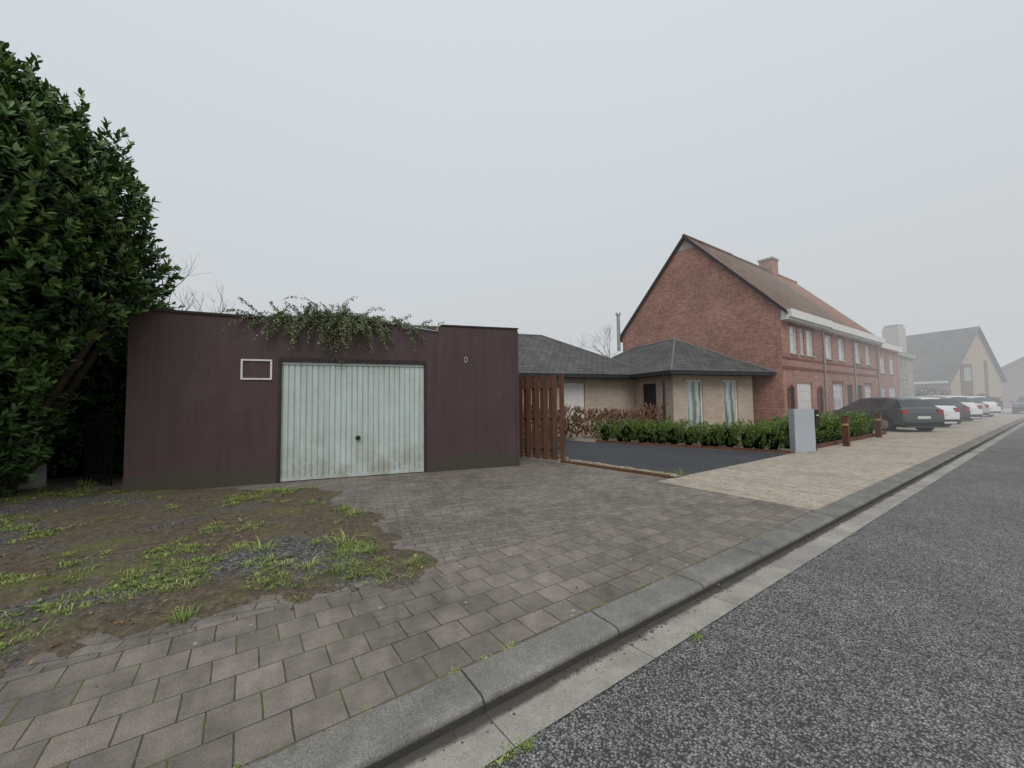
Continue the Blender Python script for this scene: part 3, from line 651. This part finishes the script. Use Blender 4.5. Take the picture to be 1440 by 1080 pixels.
def terrace(name,y0,y1,tile,fenestr,door,gable=False,dz=0.):
    e=empty(name,((HX+BX)/2,(y0+y1)/2,0));F=Fr((HX,y0),(0,1),(1,0));L=y1-y0;ez=EZ+dz;rz=RZ+dz
    ops=[(a-y0,b-y0,c,d) for a,b,c,d,_ in fenestr]+[(a-y0,b-y0,c,d) for a,b,c,d in door]
    wall('front_wall',F,L,-.05,ez-.25,ops,m_ry,e,depth=.13)
    for i,(a,b,c,d,m) in enumerate(fenestr): window('%d'%i,F,a-y0,b-y0,c,d,0,m_white,m_pane,e,mull=m,sill=m_stone,th=.06,trans=True)
    for i,(a,b,c,d) in enumerate(door): 
        box('door_%d'%i,F,a-y0+.003,b-y0-.003,-.12,-.07,c,d-.003,m_shut if b-a>1.2 else m_dfr,e)
        if b-a>1.2:
            boxes('door_panels_%d'%i,F,[(a-y0+.06,b-y0-.06,-.068,-.06,c+.06+j*.42,c+.42+j*.42) for j in range(5)],m_shut,e)
    for yy in ((y0,y1)):
        mesh('gable_wall',[(HX,yy,-.05),(BX,yy,-.05),(BX,yy,ez-.02),(RX,yy,rz-.05),(HX,yy,ez-.02)],[(0,1,2,3,4)],m_rx,e)
    mesh('rear_wall',[(BX,y0,-.05),(BX,y1,-.05),(BX,y1,ez),(BX,y0,ez)],[(0,1,2,3)],m_ry,e)
    o0=.12 if gable else 0
    def rp_(x): return ez+ (rz-ez)*(1-abs(x-RX)/abs(HX-RX))
    xe=HX+.30;xw=BX-.30
    for tag,xo in (('front',xe),('rear',xw)):
        vs=[(xo,y0-o0,rp_(xo)),(xo,y1,rp_(xo)),(RX,y1,rz),(RX,y0-o0,rz)]
        vs+=[(a,b,c+.11) for a,b,c in vs]
        mesh('roof_'+tag,vs,BOXF,tile,e)
    box('gutter',F,0,L,.02,.42,ez-.46,ez-.12,m_white2,e)
    box('cornice',F,-.0,L,.002,.30,ez-.54,ez-.465,m_white2,e)
    tv=[];tf=[];tube(tv,tf,[(RX,y0-o0,rz+.12),(RX,y1,rz+.12)],[.10,.10],8);mesh('ridge',tv,tf,tile,e)
    if gable:
        V=[];Fc=[]
        for xo in (xe,xw):
            n=len(V);yy=y0-o0
            for dy in (-.03,.0): V+=[(xo,yy+dy,rp_(xo)-.02),(xo,yy+dy,rp_(xo)+.14),(RX,yy+dy,rz+.16),(RX,yy+dy,rz-.02)]
            Fc+=[tuple(n+i for i in f_) for f_ in BOXF]
        mesh('verge_boards',V,Fc,m_dfr,e)
        mesh('gable_peak_panel',[(RX-.5,y0-.01,rz-.62),(RX+.5,y0-.01,rz-.62),(RX,y0-.01,rz-.08)],[(0,1,2)],m_stone,e)
    boxes('string_courses',F,[(0.005,L-.005,.002,.035,2.78,2.9),(0.005,L-.005,.002,.03,3.22,3.30),(0.005,L-.005,.002,.04,-.05,.4)],m_rdk,e)
    boxes('lintels',F,[(a-y0-.1,b-y0+.1,.002,.025,d,d+.14) for a,b,c,d,_ in fenestr],m_rdk,e)
    tv=[];tf=[];tube(tv,tf,[(HX+.06,y1-.1,0),(HX+.06,y1-.1,ez-.55)],[.035,.035],8);mesh('downpipe',tv,tf,m_galv,e)
    return e
m_white2=mat_plain('white_fascia',(.68,.68,.66),.5,.1,4,0)
def archd(e,y,w_=.55,z=2.05):
    n=8
    pts=[(y-w_/2,.1),(y+w_/2,.1)]+[(y+w_/2*math.cos(math.pi*i/n),z-.27+w_/2*math.sin(math.pi*i/n)) for i in range(n+1)]
    mesh('arched_niche',[(HX+.012,a,b) for a,b in pts],[tuple(range(len(pts)))],m_dfr,e)
    tv=[];tf=[];tube(tv,tf,[(HX+.03,a,b) for a,b in pts[1:]]+[(HX+.03,*pts[0])],[.05]*(len(pts)),6);mesh('arch_trim',tv,tf,m_rdk,e)
h1=terrace('brick_house',19.05,24.0,m_tile1,[(19.95,20.75,3.5,4.72,0),(21.1,21.55,3.5,4.72,0),(21.85,22.7,3.5,4.72,0)],[(20.5,22.3,.05,2.2)],True)
archd(h1,19.75);archd(h1,23.2)
h2=terrace('brick_house',24.003,28.8,m_tile1,[(24.35,25.3,3.5,4.72,0),(26.3,27.3,3.5,4.72,0),(25.2,26.7,.85,2.25,1)],[(27.4,28.3,.05,2.2)],dz=-.04)
h3=terrace('brick_house',28.803,33.6,m_tile2,[(29.2,30.1,3.5,4.72,0),(31.2,32.1,3.5,4.72,0),(30.6,32.0,.85,2.25,1)],[(29.2,30.1,.05,2.2)],dz=-.05)
box('chimney',W,RX-.4,RX+.4,28.6,29.5,9.4,10.75,m_rx,h2);box('chimney_cap',W,RX-.46,RX+.46,28.54,29.56,10.753,10.87,m_stone,h2)
m_pale=mat_brick('pale_brick',(0,1),(.42,.39,.32),(.34,.31,.26),(.36,.34,.3));m_palex=mat_plain('pale_render',(.44,.42,.36),.9,.1,3)
e=empty('terraced_house',(-11,36.7,0));F=Fr((HX,33.603),(0,1),(1,0))
ops=[(.6,1.8,3.1,4.2),(2.9,4.1,3.1,4.2),(.6,1.5,.05,2.2),(2.4,4.2,.8,2.2)]
wall('front_wall',F,5.4,-.05,4.95,ops,m_ry,e)
for i,o in enumerate(ops): window('%d'%i,F,*o,0,m_white,m_pane,e,mull=1,sill=m_stone)
box('body',W,BX,HX-.2,33.61,39.0,-.05,4.93,m_palex,e);box('white_band',F,0,5.4,.01,.25,4.7,5.05,m_white2,e)
e=empty('terraced_house',(-11,43,0));F=Fr((HX-.4,39.01),(0,1),(1,0))
ops=[(.8,2.2,3.0,4.2),(3.4,4.8,3.0,4.2),(.8,1.8,.05,2.2),(3.2,4.9,.8,2.2)]
wall('front_wall',F,7,-.05,4.9,ops,m_pale,e)
for i,o in enumerate(ops): window('%d'%i,F,*o,0,m_white,m_glass,e,mull=1,sill=m_stone)
box('body',W,BX,HX-.6,39.02,46,-.05,4.88,m_palex,e);box('band',F,0,7,.01,.2,4.65,5.0,m_stone,e)

# ------------------------------------------------------------------ far houses
def gablehouse(name,o,u,L,Wd,ez,rz,wallm,roofm,peak=.5):
    e=empty(name,(o[0],o[1],0)); F=Fr(o,u); V=F
    pa=Wd*peak
    vs=[V(0,0,-.1),V(Wd,0,-.1),V(Wd,0,ez),V(pa,0,rz),V(0,0,ez),V(0,-L,-.1),V(Wd,-L,-.1),V(Wd,-L,ez),V(pa,-L,rz),V(0,-L,ez)]
    mesh('walls',vs,[(0,1,2,3,4),(5,6,7,8,9),(0,5,9,4),(1,6,7,2)],wallm,e)
    ov=.35;k0=(rz-ez)/pa;k1=(rz-ez)/(Wd-pa)
    for tg,a,z in (('near',-ov,ez-ov*k0),('far',Wd+ov,ez-ov*k1)):
        q=[V(a,.3,z),V(a,-L-.3,z),V(pa,-L-.3,rz),V(pa,.3,rz)];q=q+[p+Vector((0,0,.16)) for p in q];mesh('roof_'+tg,q,BOXF,roofm,e)
    return e,F
m_fwall=mat_plain('ochre_render',(.38,.30,.21),.9,.1,2);m_frf=mat_tiles('far_slate',(.96,-.27),1.4,(.13,.125,.12),(.10,.095,.09),(.05,.05,.05),.3,.3)
e,F=gablehouse('detached_house',(-6.3,54.),(2.4,8.0),11.5,8.4,3.3,8.1,m_fwall,m_frf,peak=.55)
box('chimney',F,1.2,2.4,-5.6,-4.2,4.2,8.9,m_palex,e);box('chimney_cap',F,1.3,2.3,-5.5,-4.3,8.903,9.2,m_stone,e)
boxes('facade_panel',F,[(1.6,3.4,.01,.08,.0,4.6),(5.6,6.1,.01,.05,1,5.)],m_wood,e)
window('a',F,2.0,3.0,3.,4.2,.20,m_white,m_glass,e);
boxes('white_trim',Fr(tuple(F(0,0))[:2],(-.96,.28),(-.28,-.96)),[(0,11.5,.3,.42,2.75,3.0)],m_white2,e)
e,F=gablehouse('detached_house',(-5.5,76.),(1,.15),12,12,4.2,8.2,mat_plain('brown_brick',(.20,.12,.09),.9,.15,2),m_frf)
e,F=gablehouse('detached_house',(-22,62.),(.3,1),10,8,3.2,7.2,m_fwall,m_frf)

# ------------------------------------------------------------------ hedges and shrubs
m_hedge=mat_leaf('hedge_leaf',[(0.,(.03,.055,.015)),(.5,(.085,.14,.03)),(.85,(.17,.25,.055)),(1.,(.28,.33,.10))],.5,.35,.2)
def hedge(name,p,q,h,wd_,n,ln=(.05,.09),mat=None,step=.42,core=True,aspect=.34,nl=8):
    e=empty(name,((p[0]+q[0])/2,(p[1]+q[1])/2,0));Lh=math.hypot(q[0]-p[0],q[1]-p[1]);m=int(Lh/step)+1
    P=[];A=[];RB=[];vs=[];fs=[]
    for i in range(m):
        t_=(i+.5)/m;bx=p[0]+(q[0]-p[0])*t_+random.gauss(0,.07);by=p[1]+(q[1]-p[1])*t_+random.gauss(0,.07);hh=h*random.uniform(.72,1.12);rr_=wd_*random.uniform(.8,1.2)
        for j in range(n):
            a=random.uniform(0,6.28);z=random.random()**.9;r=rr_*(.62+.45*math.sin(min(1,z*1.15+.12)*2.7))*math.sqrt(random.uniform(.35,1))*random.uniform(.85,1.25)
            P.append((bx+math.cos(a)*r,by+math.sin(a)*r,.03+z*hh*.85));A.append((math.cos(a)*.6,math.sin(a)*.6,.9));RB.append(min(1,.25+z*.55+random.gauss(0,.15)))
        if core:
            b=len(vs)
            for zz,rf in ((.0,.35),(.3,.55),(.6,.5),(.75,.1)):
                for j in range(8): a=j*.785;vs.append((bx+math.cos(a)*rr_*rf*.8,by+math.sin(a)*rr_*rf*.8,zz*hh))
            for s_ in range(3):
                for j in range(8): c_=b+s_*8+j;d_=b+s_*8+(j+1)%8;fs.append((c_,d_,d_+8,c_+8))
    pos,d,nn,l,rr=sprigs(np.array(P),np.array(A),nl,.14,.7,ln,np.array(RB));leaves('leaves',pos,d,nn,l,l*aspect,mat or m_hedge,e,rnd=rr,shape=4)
    if core: mesh('dark_filler',vs,fs,m_core,e)  # dark solids added inside the bushes, shade in their colour
hedge('hedge',(-4.6,12.4),(-9.9,10.95),.72,.36,140)
hedge('hedge',(-5.2,13.1),(-9.6,12.1),.82,.36,80)
hedge('hedge',(-4.75,13.2),(-4.75,20.8),.92,.38,120)
hedge('hedge',(-5.6,13.6),(-5.7,20.6),.92,.36,50)
m_hyd=mat_leaf('dried_hydrangea',[(0.,(.08,.04,.025)),(.5,(.21,.11,.072)),(1.,(.38,.245,.165))],.8,.2,.1)
hedge('hydrangea',Bf(-6.2,-2.0)[:2],Bf(.2,-.9)[:2],1.3,.5,150,(.05,.09),m_hyd,.5,False,.8)
m_dkg=mat_leaf('conifer',[(0.,(.015,.027,.015)),(1.,(.06,.085,.04))],.7,.2,.05)
hedge('evergreen_hedge',(-9.0,49),(-6.6,51),2.4,1.1,260,(.1,.2),m_dkg,1.1)
hedge('evergreen_hedge',(-5.0,52.5),(-3.9,55),1.9,.5,200,(.1,.2),m_dkg,.9)
def bare(name,o,h,seed,sp_=.5,r0=.09):
    rd=random.Random(seed);vs=[];fs=[]
    def br(p,d,L,r,lv):
        pts=[p];n=4
        for i in range(n): d=(d+Vector((rd.gauss(0,.12),rd.gauss(0,.12),rd.gauss(0,.08)+.04))).normalized();p=p+d*L/n;pts.append(p)
        tube(vs,fs,pts,[r*(1-.5*i/n) for i in range(n+1)],4 if lv else 7)
        if lv<5:
            for _ in range(3 if lv<4 else 4):
                q=pts[rd.randint(2,n)];dd=(d+Vector((rd.gauss(0,sp_),rd.gauss(0,sp_),rd.gauss(.15,sp_*.6)))).normalized();br(q,dd,L*rd.uniform(.6,.8),r*.5,lv+1)
    br(Vector((o[0],o[1],-.1)),Vector((0,0,1)),h*.36,r0,0);mesh(name,vs,fs,m_bark)
bare('bare_tree',(-24,26.5),9.0,3,.5,.16)
bare('bare_tree',(-14.6,-1.2),7.4,5,.5,.10)
bare('bare_tree',(-30,30),8.5,8,.5,.16)

# ------------------------------------------------------------------ mailbox pillar, bollards
e=empty('mailbox_pillar',(-4.1,12.3,0));Fm=Fr((-4.32,12.16),(.62,.78))
m_panel=mat_plain('light_grey_panel',(.38,.41,.45),.7,.12,30)
box('panel',Fm,0,.52,-.12,.12,-.02,1.18,m_panel,e,bev=.006)
box('mailbox',Fm,.525,.62,-.10,.14,.72,1.16,m_dfr,e,bev=.006);box('mail_slot',Fm,.55,.60,.141,.15,1.0,1.03,m_white,e)
box('side_post',Fm,.54,.60,-.05,.03,-.02,.72,m_dfr,e);box('plinth',Fm,-.02,.56,-.14,.14,-.02,.06,m_stone,e)
m_amber=mat_plain('amber_lens',(.45,.30,.16),.4,.1,9,0)
for i,(x,y) in enumerate(((-3.95,15.1),(-4.1,19.3))):
    e=empty('bollard_light',(x,y,0));Fb=Fr((x,y),(0,1))
    box('shaft',Fb,-.075,.075,-.075,.075,-.02,.62,m_corten,e,bev=.005);box('lens',Fb,-.06,.06,-.06,.06,.623,.70,m_amber,e);box('cap',Fb,-.075,.075,-.075,.075,.703,.93,m_corten,e,bev=.005)

# ------------------------------------------------------------------ cars
k=NT('car_glass');k.col((.02,.025,.03));k.rough(.05);k.b.inputs['Specular IOR Level'].default_value=.8;m_cg=k.m
m_tyre=mat_plain('tyre',(.02,.02,.02),.9,.2,9,0);m_rim=mat_plain('alloy',(.4,.41,.42),.35,.1,9,0,metal=.7)
m_tail=mat_plain('tail_lamp',(.30,.03,.03),.2,.1,9,0,spec=.6);m_plate=mat_plain('plate',(.6,.6,.55),.5,.05,9,0)
def paint(n,c):
    k=NT(n);k.col(c);k.rough(.25);k.b.inputs['Coat Weight'].default_value=.6;k.b.inputs['Specular IOR Level'].default_value=.5;return k.m
def car(x,y,hd,pm,tall=0.,L=4.2):
    e=empty('parked_car',(x,y,0));sc=L/4.2
    u=Vector((hd[0],hd[1],0)).normalized();Fc=Fr((x,y),(u.x,u.y))
    st=[(-2.10,.50,.50,.86,.70),(-2.08,.80,.78,.96,.72),(-2.00,.98,.95,.98,.72),(-1.93,1.04,.98,.985,.70),(-1.62,1.36,.98,.99,.62),(-1.50,1.42,.975,1.0,.60),(-1.10,1.46,.965,1.,.60),(-1.04,1.463,.963,1.,.60),(-.32,1.48,.945,1.,.60),(-.24,1.48,.943,1.,.60),(.35,1.44,.93,1.,.59),(.52,1.39,.925,1.,.60),(1.15,.99,.90,.995,.70),(1.25,.95,.89,.99,.72),(1.75,.86,.82,.96,.72),(2.0,.72,.69,.90,.74),(2.10,.50,.48,.80,.78)]
    hw=.88;vs=[];fs=[];ix=[];n=0
    for a,zt,zb,wf,tf in st:
        a*=sc
        if zt>1: zt+=tall
        w_=hw*wf;wt=hw*tf*wf
        sec=[(0,.20),(w_*.86,.20),(w_*.97,.32),(w_,.55),(w_*.985,zb-.05),(w_*.95,zb),(wt if zt-zb>.1 else w_*.86,zt-.05 if zt-zb>.1 else zt-.01),((wt*.86) if zt-zb>.1 else w_*.6,zt),(0,zt+.015)]
        full=[(b_,z) for b_,z in sec]+[(-b_,z) for b_,z in sec[-2:0:-1]]
        n=len(full);vs+=[Fc(a,b_,z) for b_,z in full]
    for i in range(len(st)-1):
        for j in range(n):
            a=i*n+j;b=i*n+(j+1)%n;fs.append((a,b,b+n,a+n))
            m=0
            jj=j if j<8 else 15-j
            if jj==5 and i in (3,4,6,7,9,10,11): m=1
            if jj in (6,7) and i in (3,11): m=1
            if jj in (0,1): m=2
            ix.append(m)
    fs.append(tuple(range(n)));ix.append(0);fs.append(tuple(range((len(st)-1)*n,len(st)*n)));ix.append(0)
    o=mesh('body',vs,fs,None,e,mats=[pm,m_cg,m_tyre],idx=ix);
    bm=bmesh.new();bm.from_mesh(o.data);bmesh.ops.recalc_face_normals(bm,faces=bm.faces);bm.to_mesh(o.data);bm.free()
    for ax in (-1.28*sc,1.32*sc):
        for sgn in (1,-1):
            tv=[];tf=[];tube(tv,tf,[Fc(ax,sgn*.70,.33),Fc(ax,sgn*.885,.33)],[.385,.385],20);mesh('wheel_arch',tv,tf,m_black,e)
            tv=[];tf=[];tube(tv,tf,[Fc(ax,sgn*.68,.315),Fc(ax,sgn*.70,.315),Fc(ax,sgn*.89,.315),Fc(ax,sgn*.90,.315)],[.28,.315,.315,.28],20);mesh('tyre',tv,tf,m_tyre,e)
            tv=[];tf=[];tube(tv,tf,[Fc(ax,sgn*.89,.315),Fc(ax,sgn*.905,.315)],[.07,.06],10)
            for s5 in range(5):
                a5=s5*1.2566;tube(tv,tf,[Fc(ax,sgn*.903,.315),Fc(ax+.2*math.cos(a5),sgn*.907,.315+.2*math.sin(a5))],[.035,.03],4)
            tube(tv,tf,[Fc(ax,sgn*.895,.315),Fc(ax,sgn*.902,.315)],[.21,.21],20)
            mesh('rim',tv,tf,m_rim,e)
    for sgn in (1,-1):
        b0,b1=sorted((sgn*.60,sgn*.84));box('tail_lamp',Fc,-2.085*sc,-1.96*sc,b0,b1,.72,.94,m_tail,e,bev=.02)
        b0,b1=sorted((sgn*.52,sgn*.76));box('headlamp',Fc,1.93*sc,2.06*sc,b0,b1,.56,.68,m_rim,e,bev=.02)
        b0,b1=sorted((sgn*.87,sgn*1.02));box('mirror',Fc,.62*sc,.80*sc,b0,b1,.93,1.05,pm,e,bev=.03)
    box('plate',Fc,-2.112*sc,-2.09*sc,-.26,.26,.56,.67,m_plate,e);box('bumper',Fc,-2.13*sc,-1.9*sc,-.80,.80,.26,.42,m_black,e,bev=.03);box('front_bumper',Fc,1.98*sc,2.13*sc,-.66,.66,.24,.40,m_black,e,bev=.03)
    return e
hd=(-.80,.60)
pg=paint('dark_grey_paint',(.045,.055,.06));pw=paint('white_car_paint',(.70,.71,.72));pr_=paint('maroon_paint',(.05,.015,.02));ps=paint('silver_paint',(.38,.39,.41))
car(-5.2,24.6,hd,pg,0,4.2);car(-5.1,28.6,hd,pw,0.0,3.9);car(-5.2,32.3,hd,pr_,0,4.1);car(-5.2,36.4,hd,pw,.08,4.3);car(-5.2,40.3,hd,ps,0,4.2);car(-5.0,44.5,hd,pw,.05,4.2)
car(-1.9,54,(0.,-1),pg,0,4.3)
